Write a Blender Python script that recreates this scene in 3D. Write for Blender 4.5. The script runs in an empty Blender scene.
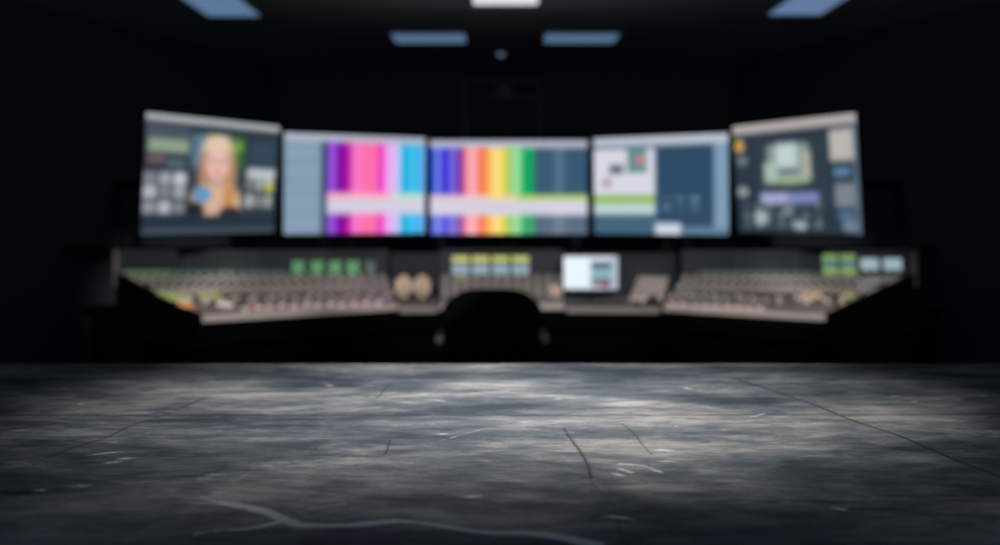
import bpy, bmesh, math, random
import numpy as np
from mathutils import Vector, Matrix
random.seed(7)
S = bpy.context.scene
COL = S.collection

# ------------------------------------------------------------------ camera, world, lights, exposure
EYE = 1.45            # camera height over the control room floor
FPX = 800.0           # focal length in pixels of the 1000 px frame
HOR = 214.0           # image row of the horizon
SLAB = EYE - 0.2775   # top of the raised concrete floor the camera looks across
cd = bpy.data.cameras.new('camera')
cd.sensor_width = 36.0
cd.lens = FPX / 1000 * 36
cd.shift_y = -(272.5 - HOR) / 1000
cd.clip_start = 0.02
cd.dof.use_dof = True
cd.dof.focus_distance = 0.97
cd.dof.aperture_fstop = 2.05
cam = bpy.data.objects.new('camera', cd)
cam.location = (0, 0, EYE)
cam.rotation_euler = (math.pi / 2, 0, 0)
COL.objects.link(cam)
S.camera = cam
S.view_settings.view_transform = 'Standard'
S.view_settings.look = 'None'
S.view_settings.gamma = 1
S.view_settings.use_curve_mapping = False
S.view_settings.exposure = 0.0
S.cycles.use_denoising = True
S.cycles.max_bounces = 6

W = bpy.data.worlds.new('world')
S.world = W
W.use_nodes = True
W.node_tree.nodes['Background'].inputs[0].default_value = (0.55, 0.79, 1.0, 1)
W.node_tree.nodes['Background'].inputs[1].default_value = 0.34


def aim(o, target):
    o.rotation_euler = (Vector(target) - o.location).to_track_quat('-Z', 'Y').to_euler()


def spot(name, loc, target, energy, size_deg, blend, color, radius):
    l = bpy.data.lights.new(name, 'SPOT')
    l.energy = energy
    l.spot_size = math.radians(size_deg)
    l.spot_blend = blend
    l.color = color
    l.shadow_soft_size = radius
    o = bpy.data.objects.new(name, l)
    o.location = loc
    COL.objects.link(o)
    aim(o, target)
    return o


# unseen spots added above the frame to form the light pool on the concrete
for sx in (-0.24, 0.02, 0.28):
    spot('added_floor_spot', (sx, 1.45, 3.12), (sx, 1.20, SLAB), 138, 27.5, 1.0, (1.0, 0.95, 0.93), 0.08)
# added unseen spots behind the camera, brightening the consoles under the monitors
for sx, tx, ty in ((-1.7, -2.68, 6.2), (-1.2, -1.75, 6.0), (-0.5, -0.6, 6.2), (0.5, 0.65, 6.2), (1.2, 1.75, 6.0), (1.7, 2.68, 6.2)):
    spot('added_console_spot', (sx, -0.4, 2.45), (tx, ty, 0.9), 1000, 13.5, 0.8, (1.0, 0.92, 0.88), 0.06)


# ------------------------------------------------------------------ helpers
def lin(c):
    return tuple(((v / 255) / 12.92 if v / 255 <= 0.04045 else (((v / 255) + 0.055) / 1.055) ** 2.4) for v in c[:3])


def mat(name, color, rough=0.6, metal=0.0, emit=None, strength=1.0, bump=0.0, bscale=80, spec=0.5):
    m = bpy.data.materials.new(name)
    m.use_nodes = True
    nt = m.node_tree
    b = nt.nodes['Principled BSDF']
    b.inputs['Base Color'].default_value = (*color, 1)
    b.inputs['Roughness'].default_value = rough
    b.inputs['Metallic'].default_value = metal
    b.inputs['Specular IOR Level'].default_value = spec
    if emit is not None:
        b.inputs['Emission Color'].default_value = (*emit, 1)
        b.inputs['Emission Strength'].default_value = strength
    if bump or not emit:
        tc = nt.nodes.new('ShaderNodeTexCoord')
        n = nt.nodes.new('ShaderNodeTexNoise')
        n.inputs['Scale'].default_value = bscale
        nt.links.new(tc.outputs['Object'], n.inputs['Vector'])
        mx = nt.nodes.new('ShaderNodeMix')
        mx.data_type = 'RGBA'
        mx.inputs['A'].default_value = (*[c * 0.85 for c in color], 1)
        mx.inputs['B'].default_value = (*[min(1, c * 1.15) for c in color], 1)
        nt.links.new(n.outputs['Fac'], mx.inputs['Factor'])
        nt.links.new(mx.outputs['Result'], b.inputs['Base Color'])
        if bump:
            bp = nt.nodes.new('ShaderNodeBump')
            bp.inputs['Strength'].default_value = bump
            bp.inputs['Distance'].default_value = 0.01
            nt.links.new(n.outputs['Fac'], bp.inputs['Height'])
            nt.links.new(bp.outputs['Normal'], b.inputs['Normal'])
    return m


def attr_emit(name, strength=1.0):
    m = bpy.data.materials.new(name)
    m.use_nodes = True
    nt = m.node_tree
    b = nt.nodes['Principled BSDF']
    a = nt.nodes.new('ShaderNodeAttribute')
    a.attribute_name = 'picture'
    b.inputs['Base Color'].default_value = (0.01, 0.01, 0.012, 1)
    b.inputs['Roughness'].default_value = 0.35
    nt.links.new(a.outputs['Color'], b.inputs['Emission Color'])
    b.inputs['Emission Strength'].default_value = strength
    return m


M = {
    'black_plastic': mat('black_plastic', (0.006, 0.007, 0.008), 0.6, bump=0.1, spec=0.2),
    'black_desk': mat('black_desk', (0.0012, 0.0015, 0.002), 0.8, spec=0.03),
    'bridge': mat('dark_slate_metal', (0.030, 0.035, 0.041), 0.6, spec=0.2),
    'bridge_glass': mat('smoked_display_glass', (0.018, 0.024, 0.031), 0.5, spec=0.15),
    'cheek': mat('grey_side_cheek', (0.11, 0.105, 0.105), 0.5),
    'fabric': mat('black_mesh_fabric', (0.004, 0.005, 0.005), 0.9, bump=0.3, bscale=300, spec=0.1),
    'chrome': mat('satin_steel', (0.7, 0.72, 0.73), 0.5, 0.3),
    'knob': mat('dark_knob', (0.05, 0.045, 0.05), 0.4),
    'knob_cap': mat('pale_knob_cap', (0.42, 0.385, 0.37), 0.4),
    'fader': mat('pale_fader_cap', (0.6, 0.52, 0.5), 0.4),
    'slot': mat('fader_slot', (0.01, 0.01, 0.01), 0.6),
    'cream': mat('cream_plastic', (0.72, 0.55, 0.42), 0.5),
    'cone': mat('speaker_cone', (0.38, 0.28, 0.21), 0.6),
    'worktop': mat('pinkish_grey_worktop', (0.27, 0.235, 0.23), 0.6),
    'lip': mat('pale_front_lip', (0.5, 0.44, 0.42), 0.5),
    'wall': mat('dark_painted_wall', (0.07, 0.085, 0.095), 0.9, bump=0.15, bscale=40, spec=0.15),
    'ceil': mat('dark_ceiling_board', (0.36, 0.39, 0.395), 0.9, bump=0.1, bscale=30, spec=0.15),
    'trim': mat('dark_grey_trim', (0.17, 0.20, 0.215), 0.6),
    'lower': mat('dark_carpet', (0.006, 0.007, 0.008), 1.0, bump=0.3, bscale=200, spec=0.05),
}


def glow(name, rgb, k=1.0):
    if name not in M:
        M[name] = mat(name, (0.02, 0.02, 0.02), 0.5, emit=lin(rgb), strength=k)
    return M[name]


def link(name, bm, m, parent=None, smooth=False, loc=None):
    me = bpy.data.meshes.new(name)
    bmesh.ops.recalc_face_normals(bm, faces=bm.faces)
    bm.to_mesh(me)
    bm.free()
    if smooth:
        for p in me.polygons:
            p.use_smooth = True
    me.materials.append(m)
    o = bpy.data.objects.new(name, me)
    COL.objects.link(o)
    if parent is not None:
        o.parent = parent
    if loc is not None:
        o.location = loc
    return o


def thing(name, label, cat, loc=(0, 0, 0), rz=0, group=None):
    o = bpy.data.objects.new(name, None)
    o.empty_display_size = 0.1
    COL.objects.link(o)
    o.location = loc
    o.rotation_euler = (0, 0, rz)
    o['label'] = label
    o['category'] = cat
    if group:
        o['group'] = group
    return o


def box(bm, lo, hi, bevel=0.0, mtx=None):
    lo, hi = Vector(lo), Vector(hi)
    g = bmesh.ops.create_cube(bm, size=1.0)
    vs = g['verts']
    for v in vs:
        v.co = Vector([lo[i] + (v.co[i] + 0.5) * (hi[i] - lo[i]) for i in range(3)])
    if bevel:
        es = list({e for v in vs for e in v.link_edges})
        r = bmesh.ops.bevel(bm, geom=es, offset=bevel, segments=2, affect='EDGES', clamp_overlap=True)
        vs = list({v for f in r['faces'] for v in f.verts} | {v for v in vs if v.is_valid})
    if mtx is not None:
        bmesh.ops.transform(bm, matrix=mtx, verts=vs)
    return vs


def cyl(bm, p0, p1, r0, r1=None, seg=20):
    p0, p1 = Vector(p0), Vector(p1)
    r1 = r0 if r1 is None else r1
    d = p1 - p0
    g = bmesh.ops.create_cone(bm, cap_ends=True, segments=seg, radius1=r0, radius2=r1, depth=d.length)
    q = Vector((0, 0, 1)).rotation_difference(d.normalized()).to_matrix().to_4x4()
    bmesh.ops.transform(bm, matrix=Matrix.Translation((p0 + p1) / 2) @ q, verts=g['verts'])


def prism(bm, pts, z0, z1):
    a = [bm.verts.new((x, y, z0)) for x, y in pts]
    b = [bm.verts.new((x, y, z1)) for x, y in pts]
    n = len(pts)
    bm.faces.new(a[::-1])
    bm.faces.new(b)
    for i in range(n):
        bm.faces.new((a[i], a[(i + 1) % n], b[(i + 1) % n], b[i]))


def struct(name, bm, m):
    o = link(name, bm, m)
    o['kind'] = 'structure'
    return o


# ------------------------------------------------------------------ the setting
def wall_between(name, p, q, z0, z1, t=0.12):
    p, q = Vector(p), Vector(q)
    d = (q - p).normalized()
    n = Vector((-d.y, d.x)) * t
    bm = bmesh.new()
    prism(bm, [tuple(p), tuple(q), tuple(q + n), tuple(p + n)], z0, z1)
    return struct(name, bm, M['wall'])


CEIL = 3.2
wall_between('wall_back', (-2.6, 9.2), (2.7, 9.2), 0, CEIL)
wall_between('wall_left', (-4.6, 5.5), (-2.6, 9.2), 0, CEIL)
wall_between('wall_right', (2.7, 9.2), (4.7, 5.5), 0, CEIL)
wall_between('wall_left_front', (-4.6, -1.2), (-4.6, 5.5), 0, CEIL)
wall_between('wall_right_front', (4.7, 5.5), (4.7, -1.2), 0, CEIL)
bm = bmesh.new()
prism(bm, [(-4.8, -1.2), (4.9, -1.2), (4.9, 5.6), (2.8, 9.4), (-2.7, 9.4), (-4.8, 5.6)], CEIL, CEIL + 0.1)
struct('ceiling', bm, M['ceil'])
bm = bmesh.new()
prism(bm, [(-4.8, -1.2), (4.9, -1.2), (4.9, 5.6), (2.8, 9.4), (-2.7, 9.4), (-4.8, 5.6)], -0.1, 0)
struct('floor', bm, M['lower'])


def px(x, y):                       # point of the raised floor seen at a place in the photograph
    Y = 0.2775 * FPX / (y - HOR)
    return ((x - 500) * Y / FPX, Y)


# raised concrete floor, ends at its front edge 1.5 m ahead
def dense(lo, a, b, hi, fine, coarse):
    return np.concatenate([np.arange(lo, a, coarse), np.arange(a, b, fine), np.arange(b, hi, coarse), [hi]])


xs = dense(-4.6, -1.05, 1.05, 4.7, 0.0022, 0.15)
ys = dense(-1.2, 0.6, 1.48, 1.486, 0.0028, 0.12)
ys = ys[ys <= 1.487]
XX, YY = np.meshgrid(xs, ys)
nx, ny = len(xs), len(ys)


def wob(x, y, s, seed):
    return (np.sin(x * s * 1.3 + seed) * np.cos(y * s * 1.7 + seed * 2.1) + 0.5 * np.sin(x * s * 3.1 + y * s * 2.3 + seed * 3))


def line_dist(pts, wobble=0.004, s=18, seed=1.0):
    X = XX + wobble * wob(XX, YY, s, seed)
    Y = YY + wobble * wob(YY, XX, s, seed + 5)
    d = np.full(XX.shape, 9.0)
    for (x0, y0), (x1, y1) in zip(pts[:-1], pts[1:]):
        ax, ay = px(x0, y0)
        bx, by = px(x1, y1)
        L = (bx - ax) ** 2 + (by - ay) ** 2
        t = np.clip(((X - ax) * (bx - ax) + (Y - ay) * (by - ay)) / L, 0, 1)
        d = np.minimum(d, np.hypot(X - ax - t * (bx - ax), Y - ay - t * (by - ay)))
    return d


crack = np.zeros(XX.shape)
vein = np.zeros(XX.shape)
for pts, w, k in [
    ([(735, 378), (800, 400), (880, 430), (940, 452), (1010, 482)], 0.0030, 0.9),
    ([(205, 398), (170, 412), (110, 435), (40, 460)], 0.0022, 0.7),
    ([(564, 428), (578, 448), (592, 478)], 0.0018, 1.0),
    ([(592, 478), (612, 510), (632, 545)], 0.0012, 0.5),
    ([(622, 424), (638, 438), (652, 454)], 0.0014, 0.7),
    ([(392, 441), (381, 455)], 0.0016, 0.9),
    ([(392, 383), (376, 398)], 0.0020, 0.6),
    ([(333, 437), (312, 452)], 0.0013, 0.5),
    ([(-80, 415), (300, 415.5), (700, 415), (1080, 414)], 0.0045, 0.6),
    ([(690, 502), (860, 501), (1080, 502)], 0.0025, 0.55),
]:
    d = line_dist(pts, 0.003 if pts[0][0] > -50 else 0.001, 22, w * 1000)
    crack = np.maximum(crack, k * np.exp(-(d / w) ** 2))
for pts, w, k in [
    ([(205, 498), (222, 503)], 0.003, 0.5),
    ([(222, 503), (250, 508), (285, 519), (310, 524), (370, 524), (450, 526), (520, 532), (600, 546)], 0.0055, 0.8),
    ([(195, 535), (240, 530), (295, 522)], 0.0034, 0.85),
    ([(300, 515), (330, 508), (345, 505)], 0.0030, 0.4),
    ([(180, 500), (235, 504)], 0.006, 0.35),
    ([(430, 440), (460, 436), (485, 428)], 0.0035, 0.3),
    ([(620, 465), (645, 466), (658, 472)], 0.004, 0.42),
    ([(616, 470), (624, 473)], 0.004, 0.42),
    ([(130, 545), (200, 500), (260, 470)], 0.008, 0.18),
    ([(300, 460), (240, 470), (170, 490)], 0.01, 0.18),
    ([(500, 505), (560, 500), (640, 508)], 0.004, 0.18),
]:
    d = line_dist(pts, 0.006, 26, w * 3000)
    vein = np.maximum(vein, k * np.exp(-(d / (w * (0.85 + 0.3 * wob(XX, YY, 24, w * 900)))) ** 2))

# short faint scratches and chips in the worn face
rs = random.Random(11)
for i in range(46):
    cx_, cy_ = rs.uniform(-0.75, 0.75), rs.uniform(0.64, 1.3)
    a_, L_ = rs.uniform(-0.5, 0.5), rs.uniform(0.004, 0.018)
    ux, uy = math.cos(a_), math.sin(a_)
    ix0, ix1 = np.searchsorted(xs, [cx_ - .12, cx_ + .12])
    iy0, iy1 = np.searchsorted(ys, [cy_ - .08, cy_ + .08])
    sx_, sy_ = XX[iy0:iy1, ix0:ix1] - cx_, YY[iy0:iy1, ix0:ix1] - cy_
    al = sx_ * ux + sy_ * uy
    ac = -sx_ * uy + sy_ * ux + 0.006 * np.sin(al * 60 + i)
    k_ = rs.uniform(.3, .52) * np.exp(-(ac / rs.uniform(.002, .005)) ** 2 - (al / L_) ** 2)
    vein[iy0:iy1, ix0:ix1] = np.maximum(vein[iy0:iy1, ix0:ix1], k_)
co = np.zeros((ny, nx, 3), dtype=np.float32)
co[..., 0], co[..., 1] = XX, YY
co[..., 2] = SLAB
idx = np.arange(nx * ny).reshape(ny, nx)
q = np.stack([idx[:-1, :-1], idx[:-1, 1:], idx[1:, 1:], idx[1:, :-1]], -1).reshape(-1, 4)
# rim and underside so that the slab has its thickness
rim = np.concatenate([idx[0, :], idx[1:, -1], idx[-1, -2::-1], idx[-2:0:-1, 0]])
low = co.reshape(-1, 3)[rim].copy()
low[:, 2] = SLAB - 0.22
verts = np.concatenate([co.reshape(-1, 3), low])
nb = nx * ny
n = len(rim)
side = [(int(rim[i]), nb + i, nb + (i + 1) % n, int(rim[(i + 1) % n])) for i in range(n)]
me = bpy.data.meshes.new('floor')
me.from_pydata(verts.tolist(), [], q.tolist() + side + [tuple(range(nb + n - 1, nb - 1, -1))])
for nm, arr in (('crack', crack), ('vein', vein)):
    a = me.attributes.new(nm, 'FLOAT', 'POINT')
    a.data.foreach_set('value', np.concatenate([arr.ravel(), np.zeros(n)]).astype(np.float32))
me.update()
slab = bpy.data.objects.new('floor', me)
COL.objects.link(slab)
slab['kind'] = 'structure'
sm = bpy.data.materials.new('worn_dark_concrete')
sm.use_nodes = True
nt = sm.node_tree
N, Lk = nt.nodes, nt.links
b = N['Principled BSDF']


def noise(scale, sx, sy, detail=8, rough=0.6, dist=0.0, off=0):
    tc = N.new('ShaderNodeTexCoord')
    mp = N.new('ShaderNodeMapping')
    mp.inputs['Scale'].default_value = (sx, sy, 1)
    mp.inputs['Location'].default_value = (off, off * 0.7, 0)
    Lk.new(tc.outputs['Object'], mp.inputs['Vector'])
    t = N.new('ShaderNodeTexNoise')
    t.inputs['Scale'].default_value = scale
    t.inputs['Detail'].default_value = detail
    t.inputs['Roughness'].default_value = rough
    t.inputs['Distortion'].default_value = dist
    Lk.new(mp.outputs['Vector'], t.inputs['Vector'])
    return t.outputs['Fac']


def mth(op, a, c=None, cl=False):
    m_ = N.new('ShaderNodeMath')
    m_.operation = op
    m_.use_clamp = cl
    for i, v in enumerate((a, c)):
        if v is None:
            continue
        if isinstance(v, (int, float)):
            m_.inputs[i].default_value = v
        else:
            Lk.new(v, m_.inputs[i])
    return m_.outputs[0]


def ramp(v, stops):
    r = N.new('ShaderNodeValToRGB')
    e = r.color_ramp.elements
    e[0].position, e[0].color = stops[0][0], (*stops[0][1], 1)
    e[1].position, e[1].color = stops[-1][0], (*stops[-1][1], 1)
    for p, c in stops[1:-1]:
        k = e.new(p)
        k.color = (*c, 1)
    Lk.new(v, r.inputs['Fac'])
    return r.outputs['Color']


def mix(f, A, B):
    m_ = N.new('ShaderNodeMix')
    m_.data_type = 'RGBA'
    for nm, v in (('Factor', f), ('A', A), ('B', B)):
        if isinstance(v, tuple):
            m_.inputs[nm].default_value = (*v, 1)
        elif isinstance(v, (int, float)):
            m_.inputs[nm].default_value = v
        else:
            Lk.new(v, m_.inputs[nm])
    return m_.outputs['Result']


big = noise(2.6, 0.8, 2.2, 6, 0.62, 0.6, 3.1)
mid = noise(9, 0.55, 1.5, 9, 0.68, 0.4, 1.7)
fine = noise(28, 0.5, 1.5, 8, 0.8, 0.3)
grit = noise(420, 0.6, 1.0, 3, 0.7)
tone = mth('ADD', mth('ADD', mth('MULTIPLY', big, 0.36), mth('MULTIPLY', mid, 0.34)), mth('MULTIPLY', fine, 0.30))
base = ramp(tone, [(0.43, (0.035, 0.050, 0.062)), (0.49, (0.10, 0.122, 0.14)), (0.53, (0.19, 0.199, 0.206)), (0.60, (0.40, 0.385, 0.375))])
base = mix(mth('MULTIPLY', grit, 0.35), base, mix(0.5, base, (0.0, 0.0, 0.0)))
va = N.new('ShaderNodeAttribute')
va.attribute_name = 'vein'
ca = N.new('ShaderNodeAttribute')
ca.attribute_name = 'crack'
vn = noise(34, 0.6, 1.2, 6, 0.8)
veinf = mth('MULTIPLY', mth('MULTIPLY', mth('SUBTRACT', va.outputs['Fac'], mth('MULTIPLY', mth('SUBTRACT', vn, 0.35), 1.0)), 2.6, True), 0.8, True)
base = mix(veinf, base, (0.75, 0.76, 0.78))
base = mix(mth('MULTIPLY', ca.outputs['Fac'], 0.9), base, (0.006, 0.007, 0.008))
Lk.new(base, b.inputs['Base Color'])
b.inputs['Specular IOR Level'].default_value = 0.3
rr = ramp(mid, [(0.35, (0.5,) * 3), (0.65, (0.75,) * 3)])
Lk.new(rr, b.inputs['Roughness'])
bp = N.new('ShaderNodeBump')
bp.inputs['Strength'].default_value = 0.5
bp.inputs['Distance'].default_value = 0.004
Lk.new(mth('ADD', mth('MULTIPLY', mid, 1.0), mth('MULTIPLY', fine, 0.35)), bp.inputs['Height'])
Lk.new(bp.outputs['Normal'], b.inputs['Normal'])
me.materials.append(sm)
# retaining wall below the raised floor
bm = bmesh.new()
box(bm, (-4.6, 1.30, 0), (4.7, 1.42, SLAB - 0.221))
struct('wall_front', bm, M['wall'])

# faint panel frame on the back wall above the screens
bm = bmesh.new()
box(bm, (-0.42, 9.15, 1.2), (-0.385, 9.2, 3.0))
box(bm, (0.44, 9.15, 1.2), (0.475, 9.2, 3.0))
box(bm, (-0.385, 9.15, 2.965), (0.44, 9.2, 3.0))
struct('trim_1', bm, M['trim'])
for i, xw in enumerate((-2.58, 2.68)):
    bm = bmesh.new()
    box(bm, (xw - 0.02, 9.12, 0), (xw + 0.02, 9.2, CEIL))
    struct('trim_%d' % (i + 2), bm, M['wall'])
# shelf with a small speaker on the back wall
t = thing('wall_shelf', 'narrow dark grey shelf high on the back wall above the middle screen', 'shelf', (0.13, 9.2, 2.77))
bm = bmesh.new()
box(bm, (-0.31, -0.2, -0.03), (0.31, -0.002, 0), 0.004)
link('board', bm, M['trim'], t)
for s in (-0.22, 0.22):
    bm = bmesh.new()
    prism(bm, [(s - 0.01, -0.16), (s + 0.01, -0.16), (s + 0.01, -0.002), (s - 0.01, -0.002)], -0.09, -0.03)
    link('bracket', bm, M['trim'], t)
t = thing('wall_speaker', 'small dark box speaker standing on the shelf of the back wall', 'speaker', (0.04, 9.09, 2.77))
bm = bmesh.new()
box(bm, (-0.09, -0.08, 0), (0.09, 0.08, 0.14), 0.01)
link('cabinet', bm, M['trim'], t)
bm = bmesh.new()
cyl(bm, (0, -0.079, 0.07), (0, -0.09, 0.07), 0.05, 0.045)
link('driver', bm, M['cone'], t)


# ------------------------------------------------------------------ ceiling lights
def ceiling_light(x0, x1, y0, y1, label, rgb, k, group=None):
    cx, cy = (x0 + x1) / 2, (y0 + y1) / 2
    t = thing('ceiling_light', label, 'ceiling light', (cx, cy, CEIL), 0, 'rectangular ceiling light panels')
    w, d = (x1 - x0) / 2, (y1 - y0) / 2
    bm = bmesh.new()
    for lo, hi in (((-w - .03, -d - .03), (-w, d + .03)), ((w, -d - .03), (w + .03, d + .03)), ((-w, -d - .03), (w, -d)), ((-w, d), (w, d + .03))):
        box(bm, (lo[0], lo[1], -0.025), (hi[0], hi[1], -0.001))
    link('frame', bm, M['ceil'], t)
    bm = bmesh.new()
    box(bm, (-w, -d, -0.018), (w, d, -0.001), 0.002)
    name = 'lit_diffuser_%d' % rgb[0]
    link('diffuser', bm, glow(name, rgb, k), t)


cl_blue = (82, 109, 140)
ceiling_light(-1.05, -0.34, 7.66, 8.10, 'left of the two small blue ceiling panels above the middle screens', cl_blue, 1.0)
ceiling_light(0.44, 1.15, 7.66, 8.10, 'right of the two small blue ceiling panels above the middle screens', cl_blue, 1.0)
ceiling_light(-2.55, -2.09, 5.9, 7.0, 'dim blue ceiling panel over the far left screen, cut by the photo top', (92, 118, 152), 1.0)
ceiling_light(2.32, 2.78, 5.9, 6.95, 'dim blue ceiling panel over the far right screen, cut by the photo top', (96, 122, 158), 1.0)
ceiling_light(-0.22, 0.31, 6.1, 6.62, 'bright white ceiling panel at the top centre of the room', (215, 212, 220), 1.15)
t = thing('downlight', 'tiny round pale blue downlight in the ceiling between the two blue panels', 'ceiling light', (0.01, 8.6, CEIL))
bm = bmesh.new()
cyl(bm, (0, 0, -0.001), (0, 0, -0.025), 0.055, 0.05, 24)
link('ring', bm, M['trim'], t)
bm = bmesh.new()
bmesh.ops.create_uvsphere(bm, u_segments=20, v_segments=10, radius=0.042)
for v in bm.verts:
    v.co.z = v.co.z * 0.7 - 0.03
link('lens', bm, glow('lit_downlight', (84, 106, 124)), t, True)


# ------------------------------------------------------------------ pictures on the displays
def sm(a, b, x):
    t = min(1, max(0, (x - a) / (b - a)))
    return t * t * (3 - 2 * t)


def rect(c, u, v, u0, v0, u1, v1, col, e=0.012):
    k = sm(u0 - e, u0 + e, u) * (1 - sm(u1 - e, u1 + e, u)) * sm(v0 - e, v0 + e, v) * (1 - sm(v1 - e, v1 + e, v))
    return [c[i] + (col[i] - c[i]) * k for i in range(3)]


def ell(c, u, v, cu, cv, ru, rv, col, e=0.25):
    r = math.hypot((u - cu) / ru, (v - cv) / rv)
    k = 1 - sm(1 - e, 1 + e, r)
    return [c[i] + (col[i] - c[i]) * k for i in range(3)]


def cellgrid(c, u, v, u0, v0, u1, v1, nu, nv, col, fill=0.7, seed=0):
    if u0 <= u < u1 and v0 <= v < v1:
        iu, iv = int((u - u0) / (u1 - u0) * nu), int((v - v0) / (v1 - v0) * nv)
        fu, fv = (u - u0) / (u1 - u0) * nu % 1, (v - v0) / (v1 - v0) * nv % 1
        if fu < fill and fv < fill:
            j = 0.75 + 0.4 * ((iu * 7 + iv * 13 + seed * 5) % 5) / 4
            return [min(255, x * j) for x in col]
    return c


def pic1(u, v):
    c = [42, 54, 64]
    c = rect(c, u, v, 0, .09, .3, .2, (72, 84, 98))
    c = rect(c, u, v, .02, .2, .30, .31, (142, 158, 138))
    c = rect(c, u, v, .02, .34, .14, .40, (120, 92, 96))
    c = rect(c, u, v, .15, .36, .28, .44, (84, 98, 108))
    c = cellgrid(c, u, v, 0, .48, .31, .84, 3, 3, (168, 172, 182), .8, 1)
    c = rect(c, u, v, .76, .16, .97, .36, (50, 68, 84))
    c = rect(c, u, v, .75, .41, .98, .50, (188, 194, 202))
    c = cellgrid(c, u, v, .75, .50, .98, .80, 3, 2, (170, 176, 176), .72, 2)
    c = ell(c, u, v, .94, .575, .035, .05, (190, 195, 90))
    # portrait of a blonde woman
    u0_ = u
    u = u + .03
    if .33 < u < .75 and .13 < v < .84:
        c = [58, 66, 76]
        c = rect(c, u, v, .35, .13, .47, .42, (88, 120, 142), .03)
        c = rect(c, u, v, .64, .12, .76, .42, (52, 100, 42), .03)
        c = ell(c, u, v, .70, .22, .035, .05, (110, 160, 60))
        c = ell(c, u, v, .545, .32, .125, .22, (220, 200, 168))
        c = ell(c, u, v, .46, .46, .055, .18, (172, 128, 104))
        c = ell(c, u, v, .63, .47, .06, .2, (178, 136, 104))
        c = ell(c, u, v, .55, .74, .2, .19, (214, 176, 150))
        c = ell(c, u, v, .545, .39, .085, .145, (232, 188, 176))
        for eu in (.515, .58):
            c = ell(c, u, v, eu, .365, .018, .014, (120, 84, 80), .5)
        c = ell(c, u, v, .548, .465, .028, .016, (196, 96, 96), .5)
        c = ell(c, u, v, .64, .68, .045, .12, (200, 140, 84))
        c = ell(c, u, v, .38, .80, .08, .08, (30, 32, 40))
        c = ell(c, u, v, .66, .82, .09, .06, (38, 34, 40))
        c = ell(c, u, v, .445, .66, .06, .07, (92, 152, 200))
    u = u0_
    c = rect(c, u, v, 0, .85, 1, 1.1, (30, 46, 58))
    c = rect(c, u, v, 0, .95, 1, 1.1, (62, 76, 90))
    c = rect(c, u, v, -1, -1, 2, .052, (172, 178, 182))
    return c


B2 = [(-60, (134, 160, 182)), (60, (44, 60, 90)), (80, (150, 80, 222)), (108, (128, 4, 158)), (140, (190, 20, 150)), (160, (246, 120, 205)), (188, (255, 112, 172)),
      (248, (236, 62, 196)), (274, (238, 170, 242)), (308, (190, 200, 242)), (330, (8, 178, 226)), (362, (90, 196, 240)), (378, (14, 180, 232)), (396, (112, 180, 240))]
B3 = [(428, (28, 76, 196)), (445, (118, 132, 236)), (463, (50, 38, 208)), (490, (114, 104, 222)), (515, (110, 46, 158)), (538, (232, 110, 140)), (552, (255, 172, 176)),
      (588, (246, 108, 80)), (612, (252, 170, 78)), (636, (255, 226, 140)), (658, (242, 216, 90)), (682, (168, 200, 92)), (702, (150, 218, 152)), (736, (0, 164, 92)),
      (778, (58, 88, 114)), (848, (84, 112, 136)), (880, (56, 86, 112))]


def bands(tab, zx):
    c = tab[0][1]
    for i in range(1, len(tab)):
        k = sm(tab[i][0] - 5, tab[i][0] + 5, zx)
        c = [c[j] + (tab[i][1][j] - c[j]) * k for j in range(3)]
    return c


def strip(c, u, v, start, glowcol):
    k = sm(start - .01, start + .01, u)
    o = c
    o = rect(o, u, v, -1, .585, 2, .66, glowcol, .02)
    o = rect(o, u, v, -1, .64, 2, .80, (212, 207, 224), .03)
    return [c[j] + (o[j] - c[j]) * k for j in range(3)]


def pic2(u, v):
    zx = -60 + u * 475
    c = bands(B2, zx)
    if u < .26:
        c = [x * (1 - .12 * ((v * 16) % 1 < .15)) for x in c]
    c = strip(c, u, v, .29, (255, 170, 190) if u < .75 else (190, 226, 200))
    c = rect(c, u, v, -1, -1, 2, .075, (176, 180, 196))
    return c


def pic3(u, v):
    c = bands(B3, 428 + u * 530)
    g = (236, 200, 210) if u < .35 else ((240, 214, 150) if u < .55 else (182, 212, 96))
    c = strip(c, u, v, -.1, g)
    c = rect(c, u, v, -1, -1, 2, .075, (178, 182, 198))
    return c


def pic4(u, v):
    c = [60, 90, 114]
    c = rect(c, u, v, .49, .12, .90, .9, (42, 70, 96))
    for k in range(7):
        c = rect(c, u, v, .52, .2 + k * .1, .86, .215 + k * .1, (62, 92, 118))
    c = rect(c, u, v, .90, .06, 1.1, 1.1, (126, 156, 182))
    c = rect(c, u, v, -.1, .12, .47, .60, (216, 216, 228))
    c = rect(c, u, v, .12, .28, .23, .38, (96, 104, 114))
    c = rect(c, u, v, .26, .12, .41, .37, (96, 140, 142))
    c = ell(c, u, v, .36, .24, .04, .05, (198, 130, 138))
    c = ell(c, u, v, .10, .47, .04, .05, (180, 150, 170))
    c = rect(c, u, v, -.1, .60, .47, .685, (150, 190, 88))
    c = rect(c, u, v, -.1, .685, .47, .80, (190, 214, 212))
    c = rect(c, u, v, -.1, .80, .48, 1.1, (66, 100, 122))
    c = cellgrid(c, u, v, .52, .62, .84, .78, 3, 2, (92, 122, 146), .6)
    c = rect(c, u, v, .47, .89, .66, 1.1, (205, 216, 226))
    c = rect(c, u, v, .66, .93, 1.1, 1.1, (92, 126, 154))
    c = rect(c, u, v, -1, -1, 2, .09, (186, 193, 206))
    return c


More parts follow.
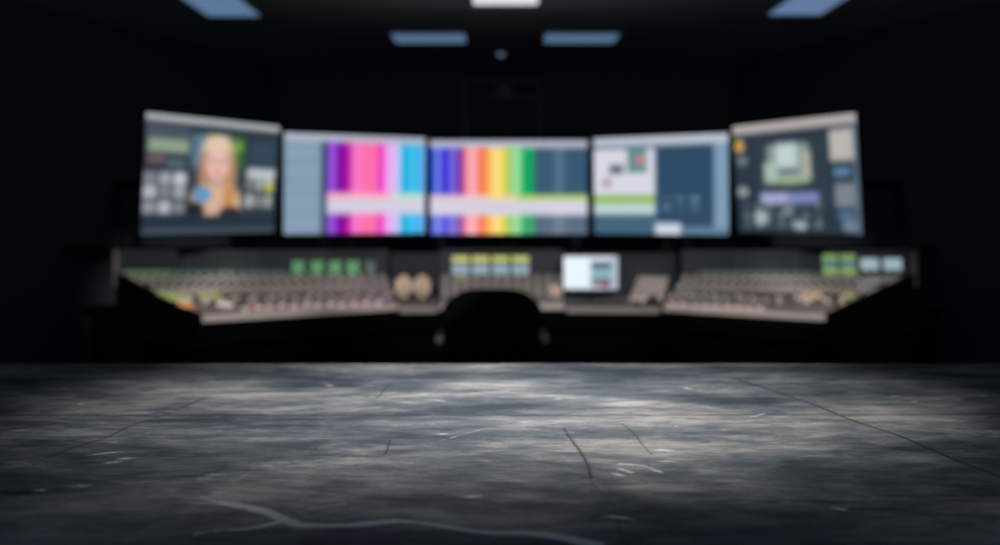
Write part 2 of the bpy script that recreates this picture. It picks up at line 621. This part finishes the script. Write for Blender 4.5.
def pic5(u, v):
    c = [36, 52, 64]
    c = rect(c, u, v, .20, .14, .78, .78, (44, 60, 70))
    c = rect(c, u, v, .26, .16, .67, .58, (30, 42, 54))
    c = rect(c, u, v, .29, .2, .64, .54, (136, 154, 148), .03)
    c = rect(c, u, v, .37, .20, .54, .42, (190, 208, 206), .02)
    c = rect(c, u, v, .26, .36, .38, .55, (166, 188, 178), .02)
    c = rect(c, u, v, .58, .28, .65, .52, (172, 170, 160), .02)
    c = rect(c, u, v, .38, .42, .54, .46, (80, 96, 104), .02)
    c = ell(c, u, v, .48, .53, .17, .03, (156, 180, 140))
    c = rect(c, u, v, .22, .64, .70, .73, (128, 138, 190), .02)
    c = rect(c, u, v, .22, .64, .45, .73, (168, 168, 206), .02)
    c = ell(c, u, v, .05, .19, .045, .06, (200, 160, 80))
    c = ell(c, u, v, .07, .33, .05, .04, (112, 124, 132))
    c = ell(c, u, v, .06, .62, .05, .045, (150, 158, 160))
    c = cellgrid(c, u, v, .06, .74, .76, .98, 7, 3, (98, 116, 126), .55, 3)
    c = ell(c, u, v, .21, .86, .06, .07, (168, 178, 182))
    c = ell(c, u, v, .54, .93, .05, .035, (172, 180, 184))
    c = ell(c, u, v, .44, .80, .035, .035, (130, 146, 150))
    c = rect(c, u, v, .80, .12, .99, .38, (186, 180, 176))
    c = rect(c, u, v, .82, .44, .94, .51, (92, 134, 168))
    c = rect(c, u, v, .82, .57, .97, .77, (122, 130, 140))
    c = rect(c, u, v, .84, .80, .95, .88, (74, 112, 144))
    c = ell(c, u, v, .92, .93, .06, .05, (110, 130, 148))
    c = rect(c, u, v, -1, -1, 2, .08, (178, 172, 170))
    c = rect(c, u, v, .97, .08, 1.1, 1.1, (92, 112, 128))
    return c


def pic_small(u, v):
    c = [204, 214, 226]
    c = rect(c, u, v, -.1, .05, .47, .95, (228, 238, 252))
    c = rect(c, u, v, .51, .16, .90, .40, (62, 96, 112), .03)
    c = rect(c, u, v, .51, .40, .90, .66, (124, 172, 180), .03)
    c = rect(c, u, v, .51, .66, .90, .92, (110, 116, 130), .03)
    c = ell(c, u, v, .76, .86, .1, .1, (120, 52, 82))
    c = rect(c, u, v, .88, -.1, 1.1, 1.1, (170, 184, 198), .03)
    return c


def display_mesh(name, w, h, fn, parent, y, z0, gain, nu=110, nv=70, soft=3):
    me = bpy.data.meshes.new(name)
    vs, cols = [], []
    for j in range(nv + 1):
        for i in range(nu + 1):
            u, v = i / nu, 1 - j / nv
            vs.append((-w / 2 + u * w, y, z0 + (1 - v) * h))
            cols.append((*[x * gain for x in lin([min(255, q) for q in fn(u, v)])], 1))
    fs = [(j * (nu + 1) + i, j * (nu + 1) + i + 1, (j + 1) * (nu + 1) + i + 1, (j + 1) * (nu + 1) + i) for j in range(nv) for i in range(nu)]
    pic = np.array(cols, dtype=np.float64).reshape(nv + 1, nu + 1, 4)
    for _ in range(soft):
        pp = np.pad(pic, ((1, 1), (1, 1), (0, 0)), 'edge')
        pic = (pp[:-2, 1:-1] + pp[2:, 1:-1] + pp[1:-1, :-2] + pp[1:-1, 2:] + 2 * pp[1:-1, 1:-1]) / 6
    cols = pic
    me.from_pydata(vs, [], fs)
    a = me.attributes.new('picture', 'FLOAT_COLOR', 'POINT')
    a.data.foreach_set('color', np.array(cols, dtype=np.float32).ravel())
    me.materials.append(M['picture'])
    o = bpy.data.objects.new(name, me)
    COL.objects.link(o)
    o.parent = parent
    return o


M['picture'] = attr_emit('display_picture')


def monitor(bl, br, zb, h, t, fn, label, back):
    """bl, br: lower corners of the lit screen on plan; t: how far the top leans forward"""
    bl, br = Vector(bl), Vector(br)
    w = (br - bl).length
    d = (br - bl).normalized()
    yaw = math.atan2(d.y, d.x)
    mid_ = (bl + br) / 2
    T = thing('monitor', label, 'monitor', (mid_.x, mid_.y, zb), yaw, 'large monitors in a curved row')
    a = math.asin(t / h)
    R = Matrix.Rotation(a, 4, 'X')
    e = 0.012
    parts = []
    disp = display_mesh('screen', w, h, fn, T, -0.001, 0, 1.0)
    parts.append(disp)
    bm = bmesh.new()
    box(bm, (-w / 2 - e, -0.004, -e), (-w / 2, 0.02, h + e), 0.002)
    box(bm, (w / 2, -0.004, -e), (w / 2 + e, 0.02, h + e), 0.002)
    box(bm, (-w / 2, -0.004, -e), (w / 2, 0.02, 0), 0.002)
    box(bm, (-w / 2, -0.004, h), (w / 2, 0.02, h + e), 0.002)
    parts.append(link('bezel', bm, M['black_plastic'], T))
    bm = bmesh.new()
    box(bm, (-w / 2 - e * .5, 0.004, -e * .5), (w / 2 + e * .5, 0.03, h + e * .5), 0.006)
    box(bm, (-w * 0.32, 0.03, h * 0.12), (w * 0.32, 0.065, h * 0.75), 0.015)
    parts.append(link('back_shell', bm, M['black_plastic'], T))
    for p in parts:
        p.matrix_local = R
    bm = bmesh.new()
    y1 = back
    box(bm, (-0.1, 0.035, h * .45 - .1), (0.1, 0.08, h * .45 + .1), 0.004)
    cyl(bm, (0, 0.07, h * .45), (0, y1, h * .45), 0.025)
    link('mount_arm', bm, M['black_plastic'], T)
    bm = bmesh.new()
    cyl(bm, (0, y1, 1.151 - zb), (0, y1, h * .45 + .03), 0.03)
    cyl(bm, (0, y1, 1.151 - zb), (0, y1, 1.165 - zb), 0.09, 0.09, 28)
    link('pole', bm, M['black_plastic'], T)
    return T


monitor((-2.50, 5.57), (-1.825, 6.46), 1.305, .85, .07, pic1, 'far left monitor showing a portrait of a blonde woman among grey panels', 1.42)
monitor((-1.765, 6.53), (-.665, 7.0), 1.285, .828, .03, pic2, 'monitor with pink, purple and cyan colour bars, second from the left', .25)
monitor((-.61, 7.03), (.765, 7.03), 1.275, .82, .01, pic3, 'wide middle monitor with rainbow colour bars fading to slate on the right', .2)
monitor((.83, 7.0), (1.865, 6.53), 1.28, .828, .03, pic4, 'monitor with white page over a lime green band and blue panel', .25)
monitor((1.935, 6.47), (2.53, 5.59), 1.305, .85, .08, pic5, 'far right monitor showing a dark editor with pale picture and violet bar', 1.42)


# ------------------------------------------------------------------ desk under the consoles
DZ = 0.68
t = thing('desk', 'long black angled desk carrying the three mixing console sections', 'desk', (0, 6.0, 0))
plan = [(-3.4, 6.79), (-3.4, 6.5), (-2.15, 4.86), (-1.8, 4.86), (-.72, 5.62), (1.10, 5.6), (1.95, 5.02), (2.83, 5.42), (3.6, 6.5), (3.6, 6.79)]
bm = bmesh.new()
prism(bm, [(x, y - 6.0) for x, y in plan], DZ - 0.04, DZ)
link('desktop', bm, M['black_desk'], t)
inner = [(-3.3, 6.55), (-2.1, 5.02), (-1.85, 5.02), (-.76, 5.78), (1.14, 5.76), (1.98, 5.2), (2.75, 5.52), (3.5, 6.55)]
for (x0, y0), (x1, y1) in zip(inner[:-1], inner[1:]):
    p, q2 = Vector((x0, y0 - 6)), Vector((x1, y1 - 6))
    d = (q2 - p).normalized()
    nn = Vector((-d.y, d.x)) * 0.03
    bm = bmesh.new()
    prism(bm, [tuple(p), tuple(q2), tuple(q2 + nn), tuple(p + nn)], 0.0, DZ - 0.04)
    link('front_panel', bm, M['black_desk'], t)
for x in (-3.38, 3.55):
    bm = bmesh.new()
    box(bm, (x, .6, 0), (x + .03, .78, DZ - 0.04))
    link('side_panel', bm, M['black_desk'], t)
# raised work surfaces in the gaps between the consoles
for q_, lab in (([(-.895, 6.5), (-.715, 5.70), (-.45, 5.72), (-.505, 6.5)], 'small pale raised worktop between left and middle consoles, under the cream speakers'),
                ([(.525, 6.5), (.475, 5.72), (1.14, 5.68), (1.45, 6.5)], 'pale raised worktop under the small bright monitor and the keyboard')):
    bm = bmesh.new()
    prism(bm, [(x, y - 6 + .04 * (y < 6)) for x, y in q_], 0.06, .10)
    r_ = thing('worktop', lab, 'worktop', (0, 6, DZ + .0005))
    link('top', bm, M['worktop'], r_)
    bm = bmesh.new()
    prism(bm, [(x * .99 + .005, y - 6 + .09 * (y < 6)) for x, y in q_], 0, .06)
    link('base', bm, M['black_desk'], r_)
# shelf unit behind the consoles that carries the monitors
t = thing('monitor_shelf', 'long dark shelf unit behind the consoles, below the row of big monitors', 'shelf', (0, 7.0, 0))
bm = bmesh.new()
box(bm, (-3.75, -.195, 1.12), (3.75, .36, 1.15), .004)
link('board', bm, M['black_desk'], t)
for x0, x1 in ((-3.2, -.95), (-.95, -.51), (-.51, .54), (.54, 1.5), (1.5, 3.4)):
    bm = bmesh.new()
    box(bm, (x0 + .005, -.18, .1), (x1 - .005, -.15, 1.12), .003)
    link('front_panel', bm, M['bridge_glass'], t)
for x in (-3.2, -1.2, 1.2, 3.36):
    bm = bmesh.new()
    box(bm, (x, -.14, 0), (x + .04, .33, 1.12), .003)
    link('upright', bm, M['black_desk'], t)


# ------------------------------------------------------------------ mixing consoles
def band_mat():
    m = bpy.data.materials.new('console_surface')
    m.use_nodes = True
    nt_ = m.node_tree
    b_ = nt_.nodes['Principled BSDF']
    a = nt_.nodes.new('ShaderNodeAttribute')
    a.attribute_name = 'paint'
    nt_.links.new(a.outputs['Color'], b_.inputs['Base Color'])
    b_.inputs['Roughness'].default_value = 0.55
    return m


M['surface'] = band_mat()
ZB, ZF = 0.95, 0.80


class Console:
    def __init__(s, B0, B1, F0, F1, label, cuts, nstrip):
        s.B0, s.B1, s.F0, s.F1 = [Vector(p) for p in (B0, B1, F0, F1)]
        c = (s.B0 + s.B1 + s.F0 + s.F1) / 4
        s.c = Vector((c.x, c.y, DZ))
        s.t = thing('mixing_console', label, 'mixing console', s.c)
        s.t['group'] = 'mixing console sections on the long desk'
        s.n = nstrip
        # surface
        nu, nv = 60, 60
        vs, cols = [], []
        for j in range(nv + 1):
            for i in range(nu + 1):
                vs.append(s.P(i / nu, j / nv))
                cols.append((*s.paint(i / nu, j / nv), 1))
        fs = [(j * (nu + 1) + i, (j + 1) * (nu + 1) + i, (j + 1) * (nu + 1) + i + 1, j * (nu + 1) + i + 1) for j in range(nv) for i in range(nu)]
        me = bpy.data.meshes.new('control_surface')
        me.from_pydata([tuple(v) for v in vs], [], fs)
        a = me.attributes.new('paint', 'FLOAT_COLOR', 'POINT')
        a.data.foreach_set('color', np.array(cols, dtype=np.float32).ravel())
        me.materials.append(M['surface'])
        o = bpy.data.objects.new('control_surface', me)
        COL.objects.link(o)
        o.parent = s.t
        # casing below the surface
        bm = bmesh.new()
        q_ = [s.P(0, 0), s.P(1, 0), s.P(1, 1), s.P(0, 1)]
        top = [bm.verts.new(v - Vector((0, 0, 0.004))) for v in q_]
        bot = [bm.verts.new((v.x, v.y, 0.001)) for v in q_]
        bm.faces.new(bot[::-1])
        for i in range(4):
            bm.faces.new((top[i], bot[i], bot[(i + 1) % 4], top[(i + 1) % 4]))
        link('casing', bm, M['black_desk'], s.t)
        # front lip
        bm = bmesh.new()
        f0, f1 = s.P(0, 1), s.P(1, 1)
        d = (f1 - f0).normalized()
        nrm = Vector((d.y, -d.x, 0))
        prism(bm, [tuple((f0)[:2]), tuple((f0 + nrm * .03)[:2]), tuple((f1 + nrm * .03)[:2]), tuple((f1)[:2])], ZF - DZ - .035, ZF - DZ + 0.004)
        link('arm_rest', bm, M['lip'], s.t)
        # meter bridge
        b0, b1 = s.P(0, 0), s.P(1, 0)
        bm = bmesh.new()
        zb, zt = -0.0, 1.15 - DZ
        x0, x1, yb = b0.x, b1.x, b0.y
        s.yb = yb
        pf = [(yb, 0.001), (yb - 0.0, ZB - DZ), (yb + 0.03, zt), (yb + 0.2, zt), (yb + 0.2, 0.001)]
        a_ = [bm.verts.new((x0, y, z)) for y, z in pf]
        b_ = [bm.verts.new((x1, y, z)) for y, z in pf]
        bm.faces.new(a_)
        bm.faces.new(b_[::-1])
        for i in range(5):
            bm.faces.new((a_[i], b_[i], b_[(i + 1) % 5], a_[(i + 1) % 5]))
        link('meter_bridge', bm, M['bridge'], s.t)
        s.x0, s.x1 = x0, x1
        # glass fascia modules
        n = max(2, int(abs(x1 - x0) / .45))
        for k in range(n):
            bm = bmesh.new()
            xa, xb = x0 + (x1 - x0) * (k + .04) / n, x0 + (x1 - x0) * (k + .96) / n
            s.slab_on_bridge(bm, xa, xb, 0.03, 0.185, .004)
            link('bridge_panel', bm, M['bridge_glass'], s.t)
        s.controls()

    def P(s, u, v):
        b_, f = s.B0.lerp(s.B1, u), s.F0.lerp(s.F1, u)
        p = b_.lerp(f, v)
        return Vector((p.x, p.y, ZB + (ZF - ZB) * v)) - s.c

    def slab_on_bridge(s, bm, xa, xb, h0, h1, dep):
        """thin box lying on the sloped face of the meter bridge, heights measured over its foot"""
        y_at = lambda h: s.yb + 0.03 * h / 0.2
        z = ZB - DZ
        pts = []
        for x in (xa, xb):
            pts.append([bm.verts.new((x, y_at(h) - o, z + h)) for h, o in ((h0, dep), (h1, dep), (h1, -.001), (h0, -.001))])
        A, B = pts
        bm.faces.new(A)
        bm.faces.new(B[::-1])
        for i in range(4):
            bm.faces.new((A[i], B[i], B[(i + 1) % 4], A[(i + 1) % 4]))

    def paint(s, u, v):
        g = (0.27, 0.25, 0.245)
        st = (u * s.n) % 1
        k = 1.0 if 0.08 < st < 0.92 else 0.75
        if v < .06:
            c = (0.10, 0.13, 0.13)
        elif v < .28:
            c = (0.29, 0.27, 0.27)
        elif v < .36:
            c = (0.20, 0.185, 0.185)
        elif v < .56:
            c = (0.36, 0.33, 0.24)
        elif v < .66:
            c = (0.17, 0.16, 0.155)
        elif v < .9:
            c = (0.33, 0.29, 0.285)
        else:
            c = (0.45, 0.38, 0.36)
        return tuple(x * k for x in c)

    def frame_at(s, u, v):
        e = 0.01
        du = (s.P(min(1, u + e), v) - s.P(max(0, u - e), v)).normalized()
        dv = (s.P(u, min(1, v + e)) - s.P(u, max(0, v - e)))
        nrm = dv.cross(du)
        nrm.normalize()
        if nrm.z < 0:
            nrm = -nrm
        dy = nrm.cross(du).normalized()
        return Matrix((du, dy, nrm)).transposed().to_4x4()

    def put(s, name, me, u, v, mtl=None, scale=1):
        o = bpy.data.objects.new(name, me)
        COL.objects.link(o)
        o.parent = s.t
        o.matrix_local = Matrix.Translation(s.P(u, v)) @ s.frame_at(u, v) @ Matrix.Scale(scale, 4)
        return o

    def controls(s):
        n = s.n
        for k in range(n):
            u = (k + .5) / n
            for v in (.12, .22, .42, .5)[: 4 if n <= 25 else 3]:
                s.put('knob', KNOB, u, v)
            fo = s.put('fader', FADER, u, .70 + .14 * random.random())
            s.put('fader_slot', SLOT, u, .77)


def mesh_of(name, build, *ms):
    bm = bmesh.new()
    build(bm)
    me = bpy.data.meshes.new(name)
    bmesh.ops.recalc_face_normals(bm, faces=bm.faces)
    bm.to_mesh(me)
    bm.free()
    for m in ms:
        me.materials.append(m)
    return me


def b_knob(bm):
    cyl(bm, (0, 0, 0.0005), (0, 0, 0.012), 0.022, 0.020, 14)
    cyl(bm, (0, 0, 0.012), (0, 0, 0.028), 0.017, 0.015, 14)
    box(bm, (-.002, 0.002, .028), (.002, .014, .030))


def b_fader(bm):
    box(bm, (-.016, -.026, .008), (.016, .026, .03), .004)
    box(bm, (-.003, -.006, .0005), (.003, .006, .008))


KNOB = mesh_of('knob', b_knob, M['knob_cap'])
FADER = mesh_of('fader', b_fader, M['fader'])
SLOT = mesh_of('fader_slot', lambda bm: box(bm, (-.004, -.12, .0003), (.004, .12, .002)), M['slot'])
BUTTON = {}


def button_mesh(key, rgb, k=1.0):
    if key not in BUTTON:
        BUTTON[key] = mesh_of('lit_button', lambda bm: box(bm, (-.02, -.016, .0005), (.02, .016, .012), .003), glow('lit_' + key, rgb, k))
    return BUTTON[key]


left = Console((-3.12, 6.58), (-.93, 6.58), (-1.90, 5.10), (-.74, 5.74), 'left mixing console section with a slanted outer end and orange lit buttons', 0, 24)
centre = Console((-.49, 6.58), (.52, 6.58), (-.43, 5.76), (.46, 5.76), 'middle mixing console section directly behind the black chair', 0, 12)
right = Console((1.50, 6.58), (3.37, 6.58), (1.17, 5.68), (2.10, 5.16), 'right mixing console section with green and white displays at its outer end', 0, 22)

# end cheeks
for c_, u in ((left, 0), (right, 1)):
    bm = bmesh.new()
    x = c_.x0 if u == 0 else c_.x1
    s_ = -1 if u == 0 else 1
    box(bm, (min(x, x + s_ * .05), c_.yb - .03, 0.17), (max(x, x + s_ * .05), c_.yb + .20, 1.15 - DZ), .006)
    link('end_cheek', bm, M['cheek'], c_.t)
    bm = bmesh.new()
    p, q2 = c_.P(u, 0), c_.P(u, 1)
    d = (q2 - p).normalized()
    nn = Vector((d.y, -d.x, 0)).normalized() * (.04 if u == 0 else -.04)
    if u == 0 and nn.x > 0 or u == 1 and nn.x < 0:
        nn = -nn
    a_ = [bm.verts.new(v) for v in (p, q2, q2 + nn, p + nn)]
    for v in a_:
        v.co.z += 0.012
    lo_ = [bm.verts.new((v.co.x, v.co.y, .001)) for v in a_]
    bm.faces.new(a_)
    bm.faces.new(lo_[::-1])
    for i in range(4):
        bm.faces.new((a_[i], lo_[i], lo_[(i + 1) % 4], a_[(i + 1) % 4]))
    link('side_rail', bm, M['black_desk'], c_.t)


def bridge_display(c_, xpx0, xpx1, ypx0, ypx1, rgb, name='display', k=1.0):
    Y = c_.yb + c_.c.y
    xa, xb = (xpx0 - 500) * Y / FPX - c_.c.x, (xpx1 - 500) * Y / FPX - c_.c.x
    h1 = EYE - (ypx0 - HOR) * Y / FPX - ZB
    h0 = EYE - (ypx1 - HOR) * Y / FPX - ZB
    bm = bmesh.new()
    c_.slab_on_bridge(bm, xa, xb, max(0.004, h0), min(.198, h1), .009)
    return link(name, bm, glow('lit_panel_%d_%d_%d' % rgb, rgb, k), c_.t)


# left: green meters, green strip low on the bridge
for x in (292, 311, 329, 347):
    bridge_display(left, x, x + 12, 261, 274, (62, 128, 78), 'level_meter')
bridge_display(left, 366, 375, 261, 274, (44, 72, 72), 'level_meter')
bridge_display(left, 124, 172, 270.5, 275, (72, 100, 62), 'meter_strip')
bridge_display(left, 174, 216, 270.5, 275, (40, 76, 72), 'meter_strip')
bridge_display(left, 218, 234, 270.5, 275, (70, 104, 64), 'meter_strip')
bridge_display(left, 236, 286, 270.5, 275, (34, 62, 66), 'meter_strip')
# centre: four panels, yellow over pale blue
for x in (452, 472, 492, 512):
    bridge_display(centre, x, x + 17, 256, 262.5, (176, 182, 88), 'yellow_display')
    bridge_display(centre, x, x + 17, 264.5, 274.5, (122, 150, 166), 'blue_display')
# right: green/white panels
bridge_display(right, 700, 815, 271, 275, (36, 72, 64), 'meter_strip')
for x in (823, 841):
    bridge_display(right, x, x + 15, 254.5, 261, (116, 150, 94), 'green_display')
    bridge_display(right, x, x + 15, 262, 267, (72, 122, 128), 'teal_display')
    bridge_display(right, x, x + 15, 268, 275, (132, 160, 88), 'green_display')
for x in (861, 884):
    bridge_display(right, x, x + 18, 258.5, 270, (152, 174, 184), 'white_display')


def uv_of(c_, xp, yp):
    """surface parameters of the console seen at a place in the photograph"""
    best, r = 9e9, (0, 0)
    for i in range(61):
        for j in range(61):
            p = c_.P(i / 60, j / 60) + c_.c
            X, Yp = 500 + p.x * FPX / p.y, HOR + (EYE - p.z) * FPX / p.y
            e = (X - xp) ** 2 + (Yp - yp) ** 2
            if e < best:
                best, r = e, (i / 60, j / 60)
    return r


def buttons(c_, pts, key, rgb, sc=1.3, k=1.0):
    me = button_mesh(key, rgb, k)
    for x, y in pts:
        u, v = uv_of(c_, x, y)
        c_.put('lit_button', me, u, v, scale=sc)


buttons(left, [(160, 299), (165, 303), (169, 298), (173, 302), (178, 298), (183, 302), (187, 298)], 'lime', (150, 164, 84), 1.5)
buttons(left, [(202, 297), (207, 300), (212, 296), (217, 299)], 'lime', (150, 164, 84), 1.4)
buttons(left, [(181, 309), (186, 311), (190, 307)], 'orange', (222, 146, 84), 1.5)
buttons(left, [(222, 305), (228, 307)], 'warm_white', (206, 186, 180), 1.6)
buttons(left, [(246 + i * 12, 309 - i * .45) for i in range(12)], 'pink_white', (206, 178, 176), 1.2)
buttons(left, [(255, 306), (357, 304)], 'red', (186, 110, 104), 1.1)
buttons(right, [(672 + i * 11, 306 + i * .4) for i in range(9)], 'pink_white', (206, 178, 176), 1.2)
buttons(right, [(806, 297), (812, 299), (817, 296)], 'amber', (190, 164, 124), 1.5)
buttons(right, [(846, 297), (851, 298)], 'lime', (150, 164, 84), 1.4)
buttons(right, [(862, 285), (870, 283), (878, 282), (866, 290)], 'ice', (120, 126, 134), 1.5)
buttons(right, [(836, 313), (845, 312)], 'red', (176, 110, 104), 1.0)
buttons(centre, [(553, 288), (558, 291), (555, 295)], 'tan', (190, 158, 136), 1.5)
buttons(centre, [(456, 280), (464, 279)], 'lime', (150, 164, 84), 1.4)

# ------------------------------------------------------------------ things on the desk between the consoles
def desktop_speaker(x, y, label, rz=0, sc=1.0):
    t = thing('desktop_speaker', label, 'speaker', (x, y, .7810), rz, 'small cream speakers on the desk')
    bm = bmesh.new()
    box(bm, (-.06, -.06, .04), (.06, .06, .20), .03)
    link('cabinet', bm, M['cream'], t)
    bm = bmesh.new()
    cyl(bm, (0, 0, 0), (0, 0, .012), .07, .07, 24)
    cyl(bm, (0, 0, .012), (0, 0, .045), .016, .016, 12)
    link('stand', bm, M['cheek'], t)
    bm = bmesh.new()
    cyl(bm, (0, -.0595, .09), (0, -.066, .09), .028, .024, 24)
    link('woofer', bm, M['cone'], t)
    bm = bmesh.new()
    cyl(bm, (0, -.0595, .155), (0, -.064, .155), .016, .013, 20)
    link('tweeter', bm, M['cone'], t)
    t.scale = (sc, sc, sc)


desktop_speaker(-.735, 6.1, 'cream speaker on the desk beside the left console, outer one of the pair', .1)
desktop_speaker(-.59, 6.1, 'cream speaker on the desk left of the chair, inner one of the pair', -.1)

# small bright monitor
T = thing('monitor', 'small bright white monitor standing on the desk right of the chair', 'monitor', (.715, 6.1, .7810))
Y = 6.1
w, h = 54 * Y / FPX, 33 * Y / FPX
T.location.x = (590.5 - 500) * Y / FPX
zb = EYE - (289 - HOR) * Y / FPX - .7810
display_mesh('screen', w, h, pic_small, T, -.021, zb, 1.0, 50, 30, 1)
bm = bmesh.new()
box(bm, (-w / 2 - .01, -.02, zb - .012), (w / 2 + .01, .015, zb + h + .01), .004)
link('housing', bm, M['black_plastic'], T)
bm = bmesh.new()
cyl(bm, (0, .01, .01), (0, .01, zb + .02), .016)
box(bm, (-.1, -.06, 0), (.1, .08, .012), .004)
link('stand', bm, M['black_plastic'], T)
# keyboard
T = thing('keyboard', 'dark keyboard lying on the desk in front of the small monitor', 'keyboard', (.72, 5.9, .7810))
bm = bmesh.new()
box(bm, (-.2, -.065, 0), (.2, .065, .018), .004)
link('case', bm, M['bridge'], T)
bm = bmesh.new()
for r in range(4):
    for c in range(14):
        box(bm, (-.188 + c * .027, -.055 + r * .028, .018), (-.166 + c * .027, -.033 + r * .028, .026))
link('keys', bm, M['knob'], T)
# sloping control panel
T = thing('control_panel', 'pale sloping control panel between the small monitor and the right console', 'control panel', (1.16, 6.22, .7810), -.35)
bm = bmesh.new()
pr = [(-.16, 0), (-.16, .04), (.2, .17), (.2, 0)]
a_ = [bm.verts.new((-.12, y, z)) for y, z in pr]
b_ = [bm.verts.new((.12, y, z)) for y, z in pr]
bm.faces.new(a_)
bm.faces.new(b_[::-1])
for i in range(4):
    bm.faces.new((a_[i], b_[i], b_[(i + 1) % 4], a_[(i + 1) % 4]))
link('wedge_body', bm, M['lip'], T)
sl = math.atan2(.13, .36)
for r in range(3):
    for c in range(3):
        o = bpy.data.objects.new('knob', KNOB)
        COL.objects.link(o)
        o.parent = T
        y = -.1 + r * .11
        o.matrix_local = Matrix.Translation((-.07 + c * .07, y, .04 + (y + .16) * .13 / .36)) @ Matrix.Rotation(sl, 4, 'X')
for x, y, lab in ((1.0, 5.87, 'small dark computer mouse on the desk edge, left of the trackball'),):
    T = thing('computer_mouse', lab, 'mouse', (x, y, .7810))
    bm = bmesh.new()
    bmesh.ops.create_uvsphere(bm, u_segments=20, v_segments=12, radius=1)
    for v in bm.verts:
        v.co = Vector((v.co.x * .035, v.co.y * .058, max(0, v.co.z) * .034))
    link('shell', bm, M['black_plastic'], T, True)
    bm = bmesh.new()
    cyl(bm, (-.005, -.03, .03), (.005, -.03, .03), .008)
    link('scroll_wheel', bm, M['knob'], T)
T = thing('trackball', 'dark trackball on the desk in front of the sloping control panel', 'trackball', (1.13, 5.9, .7810))
bm = bmesh.new()
cyl(bm, (0, 0, 0), (0, 0, .03), .07, .055, 28)
link('base', bm, M['black_plastic'], T)
bm = bmesh.new()
bmesh.ops.create_uvsphere(bm, u_segments=20, v_segments=12, radius=.036)
for v in bm.verts:
    v.co.z += .042
link('ball', bm, M['knob'], T, True)


# ------------------------------------------------------------------ chair (seen from behind)
T = thing('office_chair', 'black high-backed office chair seen from behind at the middle console', 'chair', (-.045, 4.75, 0))


def back_shape(bm, w, z0, z1, r, y0, thick, curve):
    """rounded shell: outline with large round upper corners, bowed in depth"""
    out = []
    for k in range(13):
        a = math.pi - k / 12 * math.pi / 2
        out.append((-w + r[0] + r[0] * math.cos(a), z1 - r[1] + r[1] * math.sin(a)))
    for k in range(13):
        a = math.pi / 2 - k / 12 * math.pi / 2
        out.append((w - r[0] + r[0] * math.cos(a), z1 - r[1] + r[1] * math.sin(a)))
    for k in range(7):
        a = -k / 6 * math.pi / 2
        out.append((w * .9 - .08 + .08 * math.cos(a), z0 + .08 + .08 * math.sin(a)))
    for k in range(7):
        a = -math.pi / 2 - k / 6 * math.pi / 2
        out.append((-w * .9 + .08 + .08 * math.cos(a), z0 + .08 + .08 * math.sin(a)))
    cz = (z0 + z1) / 2
    rings = []
    for s_, off in ((.0, 1), (.5, 1), (.93, 1), (1, .75), (1, .25), (.93, 0), (.5, 0), (.0, 0)):
        ring = []
        for x, z in out:
            X, Z = x * s_, cz + (z - cz) * s_
            yy = y0 - curve * (X / w) ** 2 - .05 * ((Z - cz) / (z1 - z0)) + thick * (off - .5)
            ring.append(bm.verts.new((X, yy, Z)))
            if s_ == 0:
                break
        rings.append(ring)
    n = len(out)
    for A, B in zip(rings[:-1], rings[1:]):
        for i in range(n):
            if len(A) == 1:
                bm.faces.new((A[0], B[i], B[(i + 1) % n]))
            elif len(B) == 1:
                bm.faces.new((A[i], A[(i + 1) % n], B[0]))
            else:
                bm.faces.new((A[i], A[(i + 1) % n], B[(i + 1) % n], B[i]))


bm = bmesh.new()
back_shape(bm, .277, .50, 1.03, (.20, .13), -.22, .07, .07)
link('backrest', bm, M['fabric'], T, True)
bm = bmesh.new()
box(bm, (-.26, -.24, .42), (.26, .26, .52), .045)
link('seat', bm, M['fabric'], T, True)
for s_ in (-1, 1):
    bm = bmesh.new()
    box(bm, (s_ * .30 - .035, -.12, .70), (s_ * .30 + .035, .18, .735), .012)
    ar = link('armrest', bm, M['black_plastic'], T)
    bm = bmesh.new()
    cyl(bm, (s_ * .30, -.02, .45), (s_ * .30, .02, .70), .018)
    cyl(bm, (s_ * .20, .0, .445), (s_ * .30, -.02, .455), .018)
    link('arm_support', bm, M['black_plastic'], ar)
    bm = bmesh.new()
    bmesh.ops.create_uvsphere(bm, u_segments=16, v_segments=10, radius=.022)
    for v in bm.verts:
        v.co = Vector((v.co.x + s_ * .305, v.co.y * .5 - .125, v.co.z + .718))
    link('chrome_cap', bm, M['chrome'], ar, True)
bm = bmesh.new()
cyl(bm, (0, 0, .12), (0, 0, .42), .028)
cyl(bm, (0, 0, .08), (0, 0, .2), .042)
link('gas_column', bm, M['chrome'], T)
for k in range(5):
    a = k * 2 * math.pi / 5 + .3
    d = Vector((math.cos(a), math.sin(a), 0))
    bm = bmesh.new()
    cyl(bm, Vector((0, 0, .11)) + d * .02, Vector((0, 0, .075)) + d * .31, .028, .016, 12)
    lg = link('leg', bm, M['black_plastic'], T)
    bm = bmesh.new()
    s2 = Vector((-d.y, d.x, 0))
    for q_ in (-1, 1):
        cyl(bm, d * .31 + Vector((0, 0, .03)) + s2 * q_ * .012, d * .31 + Vector((0, 0, .03)) + s2 * q_ * .03, .029, .029, 16)
    cyl(bm, d * .31 + Vector((0, 0, .03)), d * .31 + Vector((0, 0, .07)), .008, .008, 8)
    link('caster', bm, M['black_plastic'], lg)
